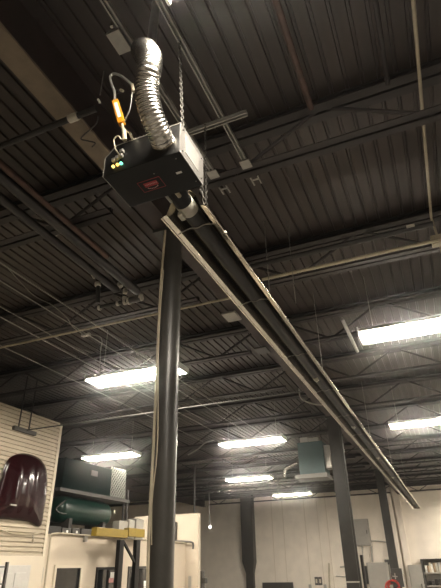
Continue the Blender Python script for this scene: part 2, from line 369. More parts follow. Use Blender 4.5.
# plates and edges
bm = bmesh.new(); box(bm, (bx1, by0-.002, bz0-.002), (bx1+.004, by1+.002, bz1+.004)); ep = link('side_plate', bm, 'plate', t)
ep['label'] = 'white side plate'
bm = bmesh.new(); box(bm, (bx1+.004, by0+.06, bz0+.05), (bx1+.006, by1-.07, bz1-.035)); link('access_sticker', bm, 'access', ep)
bm = bmesh.new()
for y_, z_ in ((by0+.03, bz0+.03), (by1-.03, bz0+.03), (by0+.03, bz1-.03), (by1-.03, bz1-.03)): tube(bm, [(bx1+.004, y_, z_), (bx1+.009, y_, z_)], .005, 8)
link('screw', bm, 'dgrey', ep)
bm = bmesh.new(); e = .002
for a_, b_ in (((bx0, by0, bz0), (bx0, by0, bz1-ch)), ((bx0, by0, bz1-ch), (bx0+ch, by0, bz1)), ((bx0, by0, bz0), (bx0, by1, bz0)), ((bx0+ch, by0, bz1), (bx1, by0, bz1))):
    bar(bm, Vector(a_)-Vector((e/2, e/2, 0)), Vector(b_)-Vector((e/2, e/2, 0)), .0035, .0035)
link('bare_edge', bm, 'conduit', hb)
# label underneath: red block, fine border, pale print
lc = PZ(153, 184, bz0); lx, ly = lc.x-.01, lc.y
bm = bmesh.new()
for s_ in (-1, 1):
    box(bm, (lx-.075, ly+s_*.045-.0012, bz0-.0025), (lx+.075, ly+s_*.045+.0012, bz0-.0005)); box(bm, (lx+s_*.075-.0012, ly-.045, bz0-.0025), (lx+s_*.075+.0012, ly+.045, bz0-.0005))
lb = link('label', bm, 'redlabel', hb); lb['label'] = 'red logo label'
bm = bmesh.new(); box(bm, (lx-.045, ly-.026, bz0-.0028), (lx+.045, ly+.010, bz0-.0005)); link('label_block', bm, 'redlabel', hb)
bm = bmesh.new()
for k in range(8):      # a row of unreadable letters
    xx = lx-.038+k*.0105; h = (.005, .009, .006, .009, .006, .008, .006, .009)[k]
    box(bm, (xx, ly-.01-h/2, bz0-.0034), (xx+.0065, ly-.01+h/2, bz0-.0028))
for k in range(9):      # the dashed arc below it
    an = math.radians(200+k*17.5); cx_, cy_ = lx+.036*math.cos(an), ly+.012-.018*math.sin(an)
    box(bm, (cx_-.003, cy_-.0035, bz0-.0034), (cx_+.003, cy_+.0035, bz0-.0026))
link('label_print', bm, 'pink', hb)
p = PZ(179, 172.5, bz0); bm = bmesh.new(); box(bm, (p.x-.018, p.y-.008, bz0-.002), (p.x+.018, p.y+.008, bz0-.0004)); link('sticker', bm, 'white', hb)
bm = bmesh.new()
for q_ in ((176, 158.5), (154, 173.5), (196, 181)):
    p = PZ(*q_, bz0); tube(bm, [(p.x, p.y, bz0-.004), (p.x, p.y, bz0)], .0035, 8)
link('screw', bm, 'conduit', hb)
# indicator lamps and plugs on the near face
def F_(x, y, off=.0): return PY(x, y, by0-off)
for px_, py_, m_ in ((113.8, 167.2, 'led_y'), (118, 165.3, 'led_o'), (121.6, 164.0, 'led_g')):
    p = F_(px_, py_); bm = bmesh.new(); tube(bm, [(p.x, by0, p.z), (p.x, by0-.012, p.z)], .009, 12); l_ = link('indicator_lamp', bm, m_, hb, True)
bm = bmesh.new()
for q_ in ((115, 161.5), (118.5, 159), (122, 157), (123, 152.5)):
    p = F_(*q_); box(bm, (p.x-.012, by0-.022, p.z-.012), (p.x+.012, by0, p.z+.012))
link('plug_socket', bm, 'strut', hb, bev=.003)
bm = bmesh.new(); tube(bm, smooth([F_(117, 161, .02), F_(119, 155, .05), F_(115.5, 149, .08), F_(114, 140, .09), F_(118, 136, .09), F_(121, 139, .08), F_(124.5, 139, .07)], 6), .0045, 7)
link('cord', bm, 'cream', hb, True)
bm = bmesh.new(); tube(bm, [F_(130, 133, .035), F_(133.5, 141, -.01)], .011, 10); tube(bm, [F_(122, 127, .05), F_(130, 133, .035)], .009, 10); link('gas_nipple', bm, 'alum', hb, True)
bm = bmesh.new(); tube(bm, [F_(124, 131, .07), F_(124.5, 140, .06)], .014, 12); link('gas_fitting', bm, 'cream', hb, True)
# tube collar between box and reflector
TX, TZ = HX, 4.085
bm = bmesh.new(); tube(bm, [(TX, by1, TZ), (TX, 2.3, TZ)], .062, 24); link('burner_flange', bm, 'black', t, True)
bm = bmesh.new(); tube(bm, [(TX, 2.30, TZ), (TX, 2.40, TZ)], .064, 24); box(bm, (TX-.05, 2.32, TZ-.09), (TX-.02, 2.38, TZ-.06)); link('collar', bm, 'band', t, True)
bm = bmesh.new(); tube(bm, [(TX+.03, by1, TZ-.05), (TX+.03, by1+.07, TZ-.05)], .014, 10); link('sight_fitting', bm, 'cream', t, True)
bm = bmesh.new(); tube(bm, [(TX-.04, by1, TZ-.06), (TX-.04, by1+.09, TZ-.06)], .009, 10); link('sensor_fitting', bm, 'conduit', t, True)
bm = bmesh.new(); tube(bm, [(TX, 2.38, TZ), (TX, H1-.1, TZ)], .06, 24); link('emitter_tube', bm, 'tube', t, True)
# reflector: folded aluminium in overlapping lengths
def refl(y0, y1, dz):
    W = .155
    pr = [(-W, .014), (-W-.002, .0), (-.124, .012), (-.088, .115), (-.05, .165), (.05, .165), (.088, .115), (.124, .012), (W+.002, .0), (W, .014)]
    bm = bmesh.new(); prism(bm, pr, lambda p, y: (HX+p[0]*(1+dz*4), y, HZ+p[1]+dz), y0, y1, False)
    o = link('reflector', bm, 'alum', t); sd = o.modifiers.new('s', 'SOLIDIFY'); sd.thickness = .002; return o
n = 8; st = (H1-H0)/n
for k in range(n): refl(H0+k*st, H0+(k+1)*st+.08 if k < n-1 else H1, .0 if k % 2 else .003)
# bright rolled rims
for s_ in (-1, 1):
    bm = bmesh.new(); tube(bm, [(HX+s_*.162, H0, HZ+.004), (HX+s_*.162, H1, HZ+.004)], .0085, 8); link('rim', bm, 'alum', t, True)
# tube hangers: wire across below the tube, white clips
y = H0+.22; k = 0
while y < H1-.3:
    bm = bmesh.new(); tube(bm, smooth([(HX-.165, y, HZ+.002), (HX-.06, y, HZ+.03), (HX, y, HZ+.018), (HX+.06, y, HZ+.03), (HX+.165, y, HZ+.002)], 4), .004, 6)
    link('tube_hanger', bm, 'conduit', t, True)
    k += 1; y += 1.42 if k > 1 else 1.2
for yy in (6.05, 8.8, 11.9, 15.):
    bm = bmesh.new(); box(bm, (HX-.035, yy-.05, TZ-.068), (HX+.025, yy+.05, TZ-.045)); tube(bm, [(HX, yy-.02, TZ-.075), (HX, yy+.02, TZ-.075)], .018, 8); link('tube_clip', bm, 'band', t, True)
bm = bmesh.new(); bmesh.ops.create_icosphere(bm, subdivisions=2, radius=.014, matrix=Matrix.Translation((HX+.166, 2.62, HZ-.004))); link('rim_knob', bm, 'band', t, True)
# far end cap
bm = bmesh.new(); prism(bm, [(-.15, .0), (-.085, .115), (-.045, .165), (.045, .165), (.085, .115), (.15, .0)], lambda p, y: (HX+p[0], y, HZ+p[1]), H1, H1+.01)
link('end_cap', bm, 'alum', t)
bm = bmesh.new(); tube(bm, smooth([(TX, H1-.1, TZ), (TX, H1+.12, TZ), (TX+.02, H1+.3, TZ-.02)], 5), .058, 16); link('tail_pipe', bm, 'alum', t, True)
heater = t
# chains
chain(PZ(179.5, 42, zs), (bx1-.02, by0+.07, bz1), 'steel chain from the right strut down to the burner box beside the flexible duct')
q = PZ(205, 122, zs-.045)
chain(q, (q.x+.01, q.y+.0, 4.0+.19), 'steel chain from the cross strut, right of the burner box')
chain((HX+.13, 2.25, 4.28), (HX+.13, 2.36, 4.07), 'short steel chain at the near end of the heater reflector')
for yy, l in ((6.4, 'nearest of four'), (10.8, 'second of four'), (15.0, 'third of four'), (19.5, 'farthest of four')):
    tag(T('hanger_wire', [(HX+.03, yy, 4.16), (HX+.03, yy, 5.46)], .004, 'conduit', n=6), 'thin wire holding the heater up to the roof, ' + l, 'wire')
for px_, w in ((266.5, 'left'), (290.5, 'right')):
    p = PZ(px_, 252, 5.5); tag(T('hanger_wire', [(p.x, p.y, 6.0), (p.x, p.y, 4.75)], .005, 'conduit', n=6), 'thin hanging rod beside the cross pipes right of the heater, %s one' % w, 'wire')

# flexible duct -------------------------------------------------------------------
t = thing('flexible_duct', 'shiny corrugated aluminium flexible duct curving from burner box up to roof', 'duct', PY(161, 144, 1.8))
path = smooth([PY(163, 142.5, 1.80), PY(159.5, 134, 1.74), PY(152.8, 118, 1.66), PY(148, 100, 1.60), PY(147, 84, 1.56), PY(149.5, 69, 1.53), PY(150.5, 58, 1.55), PY(147, 51, 1.65), PY(142.5, 50.5, 1.78), PY(141.5, 53, 1.9), PY(142.5, 57, 2.0)], 14)
# resample finely for the corrugation
def resample(pts, step):
    out = [pts[0]]; acc = 0
    for a, b in zip(pts, pts[1:]):
        L = (b-a).length; d = 0
        while acc + (L-d) >= step:
            d += step-acc; acc = 0; out.append(a.lerp(b, min(1, d/L)))
        acc += L-d
    return out
rp = resample(path, .004); rd = []
tot = len(rp)
for i in range(tot):
    f = i/tot
    amp = .0028 if f < .55 else .001
    rd.append(.067 + .013*max(0., 1-abs(f-.72)/.25) + amp*math.sin(2*math.pi*i/5))
bm = bmesh.new(); tube(bm, rp, .058, 26, rads=rd)
o = link('duct_hose', bm, 'alumflex', t)
for p_ in o.data.polygons: p_.use_smooth = True
# helical seam line along the duct
bm = bmesh.new(); d0 = (rp[0]-rp[6]).normalized(); tube(bm, [rp[0]+d0*.02, rp[0]-d0*.018], .072, 26); link('clamp_band', bm, 'alum', t, True)
tp = PZ(141, 34, 5.35)
bm = bmesh.new(); e_ = rp[-1]; tube(bm, smooth([e_, e_+(rp[-1]-rp[-12]).normalized()*.06, Vector((-1.36, 2.0, 5.3)), Vector((-1.37, 2.05, 6.04))], 8), .036, 20); link('vent_pipe', bm, 'strut', t, True)

# gas connector with orange sleeve --------------------------------------------------
t = thing('gas_connector', 'grey flexible gas hose with an orange tag, looping down left of the duct', 'hose', PY(119, 111, 1.75))
T('hose', smooth([PY(133.5, 87, 1.70), PY(129, 82, 1.72), PY(121, 76, 1.74), PY(114, 73.8, 1.75), PY(110.3, 77, 1.75), PY(111.5, 84, 1.75), PY(114.5, 92, 1.75), PY(114.8, 101, 1.75)], 7), .0088, 'strut', t, 12)
a, b = PY(115.5, 101.5, 1.75), PY(122, 124, 1.75); d = (b-a).normalized()
s_ = d.cross(fw).normalized(); u_ = s_.cross(d)
bm = bmesh.new(); vs = []
for q_, w_ in ((a, .02), (a.lerp(b, .5), .023), (b, .0205)):
    vs.append([bm.verts.new(q_ + s_*i*w_ + u_*j*.016) for i, j in ((-1, -1), (1, -1), (1, 1), (-1, 1))])
for A_, B_ in zip(vs, vs[1:]):
    for k in range(4): bm.faces.new((A_[k], A_[(k+1) % 4], B_[(k+1) % 4], B_[k]))
bm.faces.new(vs[0][::-1]); bm.faces.new(vs[-1])
sl = link('sleeve', bm, 'orange', t, bev=.004); sl['label'] = 'orange sleeve'
for sg in (-1, 1):
    bm = bmesh.new(); bar(bm, a.lerp(b, .17)+u_*sg*.0195, a.lerp(b, .8)+u_*sg*.0185, .022, .002, hint=u_); link('paper_tag', bm, 'white', sl)
T('cord', smooth([PY(132.5, 88, 1.70), PY(131.5, 98, 1.70), PY(130, 109, 1.71), PY(127, 116, 1.72), PY(124.5, 122, 1.74)], 6), .004, 'strut', t, 7)
T('nut', [PY(132, 84.5, 1.70), PY(133.5, 92, 1.70)], .011, 'cream', t, 8)
T('tail', [PY(122, 124, 1.75), PY(124, 132, 1.75)], .008, 'cream', t, 8)
p = PY(120, 91, 1.9)
t = thing('pipe_stub', 'small dark valve with pale cap behind the gas hose', 'valve', p)
T('body', [PY(113, 93, 1.9), PY(119, 91.5, 1.9)], .013, 'dpipe', t); T('cap', [PY(120.5, 90, 1.9), PY(123, 91, 1.9)], .01, 'cream', t)
t = thing('hanging_tag', 'thin bare rod with a pale tip hanging left of the gas hose', 'rod', PY(100, 86, 1.9))
T('rod', [PY(103.8, 71, 1.9), PY(102.5, 80, 1.9), PY(100, 95, 1.9)], .004, 'strut', t); T('tip', [PY(98, 99.5, 1.9), PY(100, 102.5, 1.9)], .008, 'band', t)
cable('cable', [PZ(98, 116, 5.2), PZ(96, 124, 5.2), PZ(85, 134, 5.2), PZ(81, 139, 5.2), PZ(88, 141, 5.2), PZ(95, 143, 5.2), PZ(92, 147, 5.2)], .006, 'dpipe', 'dark loop of cable dangling below the tan flange left of the burner box')
cable('cable', [PY(188, 455, 14), PY(198, 449, 14), PY(205, 443, 14), PY(214, 440, 14)], .02, 'conduit', 'drooping cable left of the upper of the three stacked lights')

# ---------------------------------------------------------------- left side: ribbed wall and office
XO = -8.
bm = bmesh.new(); z = 0.; prof = []
while z < 4.93:
    prof += [(XO, z), (XO+.03, z+.012), (XO+.03, z+.056), (XO, z+.066)]; z += .085
prism(bm, prof+[(XO, 4.95)], lambda p, y: (p[0], y, p[1]), -4, 9.28, False)
o = struct(link('wall_ribbed', bm, 'siding'))
struct(B('wall_ribbed_core', (XO-.12, -4, 0), (XO-.002, 9.28, 4.95), 'siding'))
struct(B('trim_5', (XO-.12, 9.28, 0), (XO+.04, 9.36, 4.95), 'trimw'))
struct(B('wall_office', (XO-.15, 9.36, 0), (XO, 16, 2.65), 'office'))
struct(B('wall_office_roof', (-14, 9.36, 2.55), (XO-.15, 16, 2.65), 'dgrey'))
cable('conduit', [(XO+.05, 9.46, .1), (XO+.05, 9.46, 2.3), (XO+.05, 9.46, 2.58), (XO+.05, 9.58, 2.66), (XO+.05, 10.5, 2.67), (XO+.05, 16, 2.67)], .02, 'cream', 'cream conduit rising at the office corner and turning along its top edge', 'conduit')
cable('cable', [PX(-20, 524, XO+.06), PX(2, 530, XO+.06), PX(12, 533.5, XO+.06), PX(30, 534.5, XO+.06), PX(42, 532.5, XO+.06)], .012, 'cream', 'slack cable sagging across the ribbed wall below the car hood')
t = thing('wall_hook', 'tiny pale hook hanging on the ribbed wall below the car hood', 'hook', PX(33, 540, XO+.05))
T('wire', [PX(33, 535, XO+.05), PX(33, 539, XO+.05)], .008, 'strut', t); T('hook', [PX(33, 539, XO+.05), PX(33, 542.5, XO+.05)], .02, 'cream', t)
# door below the ribbed wall
d0, d1 = 6.9, 9.0
t = thing('door_1', '', '', (XO, 8, 0)); del t['label']; del t['category']; struct(t)
B('door_frame', (XO+.02, 6.7, 0), (XO+.06, 9.27, 2.22), 'trimw', t, .005)
dl = B('door_leaf', (XO+.06, d0, 0), (XO+.085, d1-.06, 2.06), 'whitep', t, .004)
bm = bmesh.new()
for (ya, yb) in ((7.05, 7.5), (7.65, 8.1), (8.25, 8.42), (8.52, 8.82)):
    for (za, zb) in ((1.68, 1.93), (.9, 1.58), (.2, .8)): box(bm, (XO+.085, ya, za), (XO+.1, yb, zb))
link('door_panel', bm, 'whitep', dl, bev=.006)
# office windows
def win(i, ya, yb, ztop, m='trimw', mull=False):
    t = thing('window_%d' % i, '', '', (XO, (ya+yb)/2, 1)); del t['label']; del t['category']; struct(t)
    bm = bmesh.new(); w = .06
    for lo, hi in (((ya-w, 0.9), (ya, ztop+w)), ((yb, .9), (yb+w, ztop+w)), ((ya, ztop), (yb, ztop+w)), ((ya, .84), (yb, .9))): box(bm, (XO, lo[0], lo[1]), (XO+.035, hi[0], hi[1]))
    if mull: box(bm, (XO, (ya+yb)/2-.04, .9), (XO+.03, (ya+yb)/2+.04, ztop))
    link('window_frame', bm, m, t); B('pane', (XO+.002, ya, .9), (XO+.012, yb, ztop), 'glassd', t)
win(1, 9.8, 10.65, 2.0); win(2, 11.32, 12.2, 1.95, 'black', True); win(3, 12.72, 13.9, 1.96, 'dgrey')
p = PX(111, 575, XO+.02); tag(B('notice', (XO+.04, p.y-.06, p.z-.1), (XO+.045, p.y+.14, p.z+.06), 'white'), 'small white notice in the black framed office window', 'notice')
p = PX(110, 578, XO+.02); tag(B('notice', (XO+.046, p.y-.08, p.z-.1), (XO+.05, p.y+.12, p.z+.0), 'pink'), 'small pink notice in the black framed office window', 'notice')
a_, b_ = PX(43, 565, XO+.02), PX(41, 585, XO+.02); t = thing('wall_thermometer', 'slim pale bar mounted on the office wall beside the corner', 'wall bar', (XO, a_.y, b_.z))
B('plate', (XO, a_.y-.04, b_.z), (XO+.02, a_.y+.06, a_.z), 'trimw', t, .004); T('tube', [(XO+.03, a_.y+.01, b_.z+.04), (XO+.03, a_.y+.01, a_.z-.04)], .012, 'strut', t)
p = PX(85.5, 539, XO+.05); t = thing('floodlight', 'small pale floodlight on top edge of the office wall', 'lamp', p)
T('head', [p+Vector((0, 0, .06)), p-Vector((0, 0, .06))], .05, 'strut', t, 12); T('stem', [p+Vector((-.05, 0, .07)), p], .02, 'conduit', t, 6)
p = PX(147, 584, XO); tag(B('wall_sign', (XO, p.y-.2, p.z-.15), (XO+.02, p.y+.1, p.z+.08), 'white'), 'white sign low on the office wall left of the foreground column', 'sign')
# shelf unit at the lower left edge
t = thing('shelving_unit', 'dark metal shelf frame at the bottom left edge in front of the white door', 'shelf', (-6.8, 7.0, 0))
c_ = PX(7.5, 562, -6.8)
for yy in (c_.y, c_.y-1.2):
    for xx in (-6.8, -7.3): B('post', (xx-.02, yy-.02, 0), (xx+.02, yy+.02, c_.z), 'dgrey', t)
for zz in (c_.z-.06, c_.z-.3, 1.2, .7, .2): B('shelf', (-7.3, c_.y-1.2, zz-.02), (-6.8, c_.y, zz), 'dgrey', t)

# car hood ------------------------------------------------------------------------
outl = [(-7, 516), (-5, 503), (-.5, 487), (5, 467), (11, 457.5), (22, 454), (33, 456), (41, 461), (46, 471), (46.3, 491), (43.5, 509), (40, 525.5), (30, 521.5), (18, 519.5), (8, 518.5)]
pl = [PX(x_, y_, XO+.06) for x_, y_ in outl]
t = thing('car_hood', 'glossy maroon car hood hung on the cream ribbed wall', 'car hood', (XO, 8.3, 2.9))
cy = sum(p.y for p in pl)/len(pl); cz = sum(p.z for p in pl)/len(pl)
ym = max(p.y for p in pl); yn = min(p.y for p in pl); zn = min(p.z for p in pl); zm = max(p.z for p in pl)
bm = bmesh.new()
N = 72
def sm_closed(pts, n):
    out = []; k = len(pts)
    for i in range(k):
        p0, p1, p2, p3 = pts[i-1], pts[i], pts[(i+1) % k], pts[(i+2) % k]
        for j in range(n):
            u = j/n; out.append(.5*((2*p1)+(p2-p0)*u+(2*p0-5*p1+4*p2-p3)*u*u+(3*p1-p0-3*p2+p3)*u**3))
    return out
ring = sm_closed(pl, 5); K = 12; rows = []
def bul(y_, z_, f):
    v = (y_-cy)/((ym-yn)/2)
    h = .035 + .085*(1-f**2.6)
    h += .02*math.exp(-((abs(v)-.38)/.09)**2)*(1-f**6)      # the two raised creases
    h += .02*math.exp(-(v/.2)**2)*(1-f**4)
    return h
for k in range(K+1):
    f = 1-k/K
    rows.append([bm.verts.new((XO+.02+bul(cy+(p.y-cy)*f, 0, f), cy+(p.y-cy)*f, cz+(p.z-cz)*f)) for p in ring] if f > 0 else [bm.verts.new((XO+.02+bul(cy, 0, 0), cy, cz))])
n_ = len(ring)
for a_, b_ in zip(rows, rows[1:]):
    for i in range(n_):
        if len(b_) == 1: bm.faces.new((a_[i], a_[(i+1) % n_], b_[0]))
        else: bm.faces.new((a_[i], a_[(i+1) % n_], b_[(i+1) % n_], b_[i]))
o = link('skin', bm, 'maroon', t)
for p_ in o.data.polygons: p_.use_smooth = True
sd = o.modifiers.new('s', 'SOLIDIFY'); sd.thickness = .02; sd.offset = -1
bm = bmesh.new(); tube(bm, [Vector((XO+.06, p.y, p.z)) for p in ring]+[Vector((XO+.06, ring[0].y, ring[0].z))], .014, 6); link('folded_edge', bm, 'maroon', t, True)
p = PX(12, 505, XO+.2); B('badge', (XO+.205, p.y-.07, p.z-.015), (XO+.235, p.y+.09, p.z+.015), 'strut', t, .004)

# mezzanine content -----------------------------------------------------------------
XC = -8.75
def Q(x, y, X=XC): return PX(x, y, X)
t = thing('air_compressor', 'dark green air compressor with a horizontal tank and boxed enclosure on the office roof', 'compressor', (-9.2, 12, 2.65))
cA, cB = Q(66, 509), Q(115, 511)
tz = (Q(90, 499).z + Q(90, 523).z)/2; tr = (Q(90, 499).z - Q(90, 523).z)/2; X0 = XC-.35
ys = [cA.y-.25]; 
tr *= 1.12
prf = []
for k in range(7):
    an = math.pi/2*k/6; prf.append((cA.y+.1-.22*math.cos(an), tr*math.sin(an) if k else .03))
for k in range(7):
    an = math.pi/2*(1-k/6); prf.append((cB.y-.2+.28*math.cos(an), tr*math.sin(an) if k < 6 else .03))
bm = bmesh.new(); tube(bm, [(X0, y_, tz) for y_, r_ in prf], 1, 32, rads=[r_ for y_, r_ in prf]); tk = link('tank', bm, 'green', t, True)
for yy in (cA.y+.3, cB.y-.4):
    B('foot', (X0-.3, yy-.06, 2.655), (X0+.3, yy+.06, tz-tr+.1), 'dgrey', t)
bt = tz+tr+.02; e0, e1 = Q(56, 497), Q(127, 497)
B('base_plate', (X0-.5, e0.y, bt), (X0+.45, e1.y, bt+.08), 'dgrey', t)
zt = Q(90, 464).z
B('enclosure', (X0-.45, e0.y+.1, bt+.08), (X0+.4, Q(110, 480).y, zt), 'greend', t, .02)
g0, g1 = Q(111, 480).y, Q(127, 480).y
B('belt_guard', (X0-.4, g0, bt+.08), (X0+.3, g1, Q(118, 468).z), 'dpipe', t, .01)
bm = bmesh.new(); gz0, gz1 = bt+.12, Q(118, 468).z
nn = 7; w_ = g1-g0; h_ = gz1-gz0
for k in range(-nn, nn):
    for sg in (1, -1):
        pts = []
        for u in (0, 1):
            pass
        a0 = g0+k*w_/nn*1.0; a1 = a0+h_
        lo, hi = max(g0, a0), min(g1, a1)
        if hi-lo > .03:
            z0_, z1_ = gz0+(lo-a0), gz0+(hi-a0)
            if sg < 0: lo, hi = g0+g1-lo, g0+g1-hi
            bar(bm, (X0+.31, lo, z0_), (X0+.31, hi, z1_), .012, .012, hint=Vector((1, 0, 0)))
link('guard_mesh', bm, 'mesh', t)
p = Q(92, 473); B('badge', (X0+.4, p.y-.12, p.z-.08), (X0+.415, p.y+.18, p.z+.06), 'dgrey', t)
p = Q(114.5, 512); T('gauge', [(XC, p.y, p.z-.05), (XC, p.y, p.z+.06)], .03, 'alum', t)
for (x_, w) in ((127.5, 'left'), (131, 'right')):
    a_ = Q(x_, 490); tag(T('pipe', [(XC-.1, a_.y, 2.66), (XC-.1, a_.y, a_.z)], .035, 'dpipe'), 'dark vertical pipe right of the compressor tank, %s one of the pair' % w, 'pipe')
# pale sheet at the left of compressor and dark pipe loop
a_, b_ = Q(57, 472, -9.3), Q(60, 515, -9.3)
tag(B('metal_sheet', (-9.72, 9.5, 2.66), (-9.64, Q(62, 500, -9.52).y, Q(57, 471, -9.52).z), 'grey'), 'pale grey sheet standing behind the left end of the compressor', 'panel')
tag(T('pipe', smooth([Q(66, 500, -8.4), Q(58, 506, -8.4), Q(56, 510, -8.4), Q(60, 513, -8.4), Q(66, 514, -8.4)], 5), .02, 'dpipe'), 'dark bent pipe at the left end of the compressor tank', 'pipe')
# bins along roof edge
for i, (x0_, x1_, m_, zt_) in enumerate(((47, 63, 'dpipe', 526), (63.5, 73, 'dgrey', 528), (74, 82, 'dgrey', 528.5), (83, 94, 'dgrey', 529))):
    a_, b_ = Q(x0_, 535, -8.1), Q(x1_, 535, -8.1)
    w = ['black crate on the office roof at its left corner', 'dark grey bin on the office roof, second from its left corner', 'dark grey bin on the office roof, left of the floodlight', 'dark grey bin on the office roof, touching the longer yellow beam'][i]
    t = thing('storage_bin', w, 'bin', ((-8.35), (a_.y+b_.y)/2, 2.65), 'bins along the office roof')
    zt2 = Q((x0_+x1_)/2, zt_, -8.15).z
    B('body', (-8.6, a_.y, 2.652), (-8.15, b_.y-.02, zt2), m_, t, .01)
    if i in (1, 2): B('tag', (-8.15, (a_.y+b_.y)/2-.03, zt2-.1), (-8.14, (a_.y+b_.y)/2+.03, zt2-.05), 'white', t)
# pallet rack with yellow beams
XK = -7.45
t = thing('pallet_rack', 'black rack frame with diagonal brace and yellow top beams before the office wall', 'rack', (XK, 12, 0))
for xp in (121, 137.5):
    p = PX(xp, 540, XK); B('upright', (XK-.06, p.y-.09, 0), (XK+.04, p.y+.09, p.z), 'black', t)
a_, b_ = PX(123, 541, XK), PX(136, 565, XK); bm = bmesh.new(); bar(bm, a_, b_, .05, .05); link('brace', bm, 'black', t)
for x0_, x1_ in ((94.5, 126), (127, 143)):
    a_, b_ = PX(x0_, 536, XK), PX(x1_, 536, XK); zt2 = PX((x0_+x1_)/2, 528.5, XK).z; zb = PX((x0_+x1_)/2, 537, XK).z
    bb = B('beam', (XK-.1, a_.y, zb), (XK+.05, b_.y, zt2), 'yellow', t, .008); bb['label'] = 'yellow beam'
for i, (x0_, x1_, yt) in enumerate(((119, 128, 521), (129, 135, 520), (136, 144, 519))):
    a_, b_ = PX(x0_, 528, XK-.3), PX(x1_, 528, XK-.3); zt2 = PX((x0_+x1_)/2, yt, XK-.3).z
    tag(B('grey_box', (XK-.5, a_.y, 2.652), (XK-.3, b_.y-.02, zt2), 'grey', bev=.01), ['grey box on the office roof above the gap between yellow beams', 'grey box in the middle of three behind the shorter yellow beam', 'grey box nearest the foreground column behind the shorter yellow beam'][i], 'box', 'grey boxes behind the yellow beams')
# move those boxes onto the roof edge: they span roof top behind the beams

# ---------------------------------------------------------------- partition behind column
YP = 16.
a_, b_ = PY(198.5, 513, YP), PY(176, 514, YP)
struct(B('wall_partition', (a_.x-2.4, YP, 0), (a_.x, YP+.15, a_.z), 'office'))
p, q = PY(174.5, 522, YP-.1), PY(174.5, 565, YP-.1)
tag(B('dark_bar', (p.x-.04, YP-.1, q.z), (p.x+.05, YP, p.z), 'dgrey'), 'dark vertical bar on the partition at the right edge of the foreground column', 'bar')
cable('pipe', [PY(175, 541, YP-.12), PY(185, 541.5, YP-.12), PY(191, 542, YP-.12), PY(193.3, 544, YP-.12), PY(193, 549, YP-.12)], .03, 'dgrey', 'dark bent pipe arm sticking out across the partition', 'pipe')
p = PY(190.5, 576, YP); tag(B('slot_cover', (p.x-.06, YP-.03, .6), (p.x+.03, YP, p.z), 'grey'), 'narrow grey strip low on the partition', 'strip')
p = PY(203, 571, 17); t = thing('machine', 'dark upright machine post just right of the partition', 'machine', (p.x, 17, 0))
B('post', (p.x-.1, 16.9, 0), (p.x+.02, 17.1, p.z), 'dgrey', t, .01); B('head', (p.x-.1, 16.9, p.z-.35), (p.x+.12, 17.1, p.z-.2), 'dgrey', t, .01)
p = PY(194.3, 514, 17.5); tag(T('drop_rod', [(p.x, 17.5, p.z-.6), (p.x, 17.5, 5.34)], .03, 'dpipe', n=8), 'dark vertical rod dropping behind the top of the partition', 'rod')
# pendant switch on a cord
p = PY(210, 527, 20); t = thing('pendant_lamp', 'small lit bulb hanging on a long cord right of the partition', 'lamp', (p.x, 20, p.z))
T('cord', [(p.x, 20, p.z+.1), PY(208.5, 484, 20)], .014, 'dgrey', t, 6)
bm = bmesh.new(); bmesh.ops.create_uvsphere(bm, u_segments=12, v_segments=8, radius=.042, matrix=Matrix.Translation(p) @ Matrix.Diagonal((1, 1, 1.3, 1))); link('bulb', bm, 'bulb', t, True)
T('socket', [p+Vector((0, 0, .05)), p+Vector((0, 0, .16))], .03, 'dgrey', t, 8)

# ---------------------------------------------------------------- back wall items
def W(x, y, off=0.): return PY(x, y, YB-off)
a_, b_ = W(240.5, 496, .4), W(251.5, 494, .4); c_ = W(244, 562, .4)
t = thing('wall_duct', 'dark grey sheet metal duct running down the back wall and tapering at its foot', 'duct', (a_.x, YB-.3, 0))
B('shaft', (a_.x, YB-.5, c_.z), (b_.x, YB-.02, 5.9), 'dgrey', t, .01)
bm = bmesh.new(); lo = [(-.24, -.15), (.2, -.15), (.2, .15), (-.24, .15)]; mx = (a_.x+b_.x)/2
A_ = [bm.verts.new(v) for v in ((a_.x, YB-.5, c_.z), (b_.x, YB-.5, c_.z), (b_.x, YB-.02, c_.z), (a_.x, YB-.02, c_.z))]
zf = c_.z-.6
B_ = [bm.verts.new((mx+.05+x_, YB-.26+y_, zf)) for x_, y_ in lo]; C_ = [bm.verts.new((mx+.05+x_, YB-.26+y_, .02)) for x_, y_ in lo]
for P_, R_ in ((A_, B_), (B_, C_)):
    for k in range(4): bm.faces.new((P_[k], P_[(k+1) % 4], R_[(k+1) % 4], R_[k]))
bm.faces.new(A_); bm.faces.new(C_); link('tapered_foot', bm, 'dgrey', t)
def wb(name, x0, x1, yt, yb, m, label, cat, d=.2, zb=None, parts=None):
    a, b = W(x0, yt, d), W(x1, yt, d); z1 = (a.z+b.z)/2; z0 = zb if zb is not None else W(x0, yb, d).z
    t = thing(name, label, cat, ((a.x+b.x)/2, YB-d/2, z0))
    B('body', (a.x, YB-d, z0), (b.x, YB-.001, z1), m, t, .012)
    B('door', (a.x+.06, YB-d-.02, z0+.06), (b.x-.06, YB-d, z1-.06), m, t, .006)
    B('handle', (b.x-.16, YB-d-.05, (z0+z1)/2-.1), (b.x-.12, YB-d-.02, (z0+z1)/2+.1), 'dgrey', t)
    return t, a, b, z1
wb('breaker_box', 352.5, 367.5, 519, 546, 'grey', 'grey electrical panel high on the back wall between the middle and far columns', 'electrical panel')
wb('electrical_cabinet', 366, 387, 562.5, 0, 'grey', 'large grey electrical cabinet low on the back wall left of the red hose', 'cabinet', .45, 0.)
wb('electrical_box', 362, 366.2, 566, 584, 'dgrey', 'narrow dark electrical box beside the large grey cabinet', 'electrical box', .2)
wb('electrical_box', 387.5, 392.5, 565, 585, 'grey', 'small grey electrical box left of the far column', 'electrical box', .2)
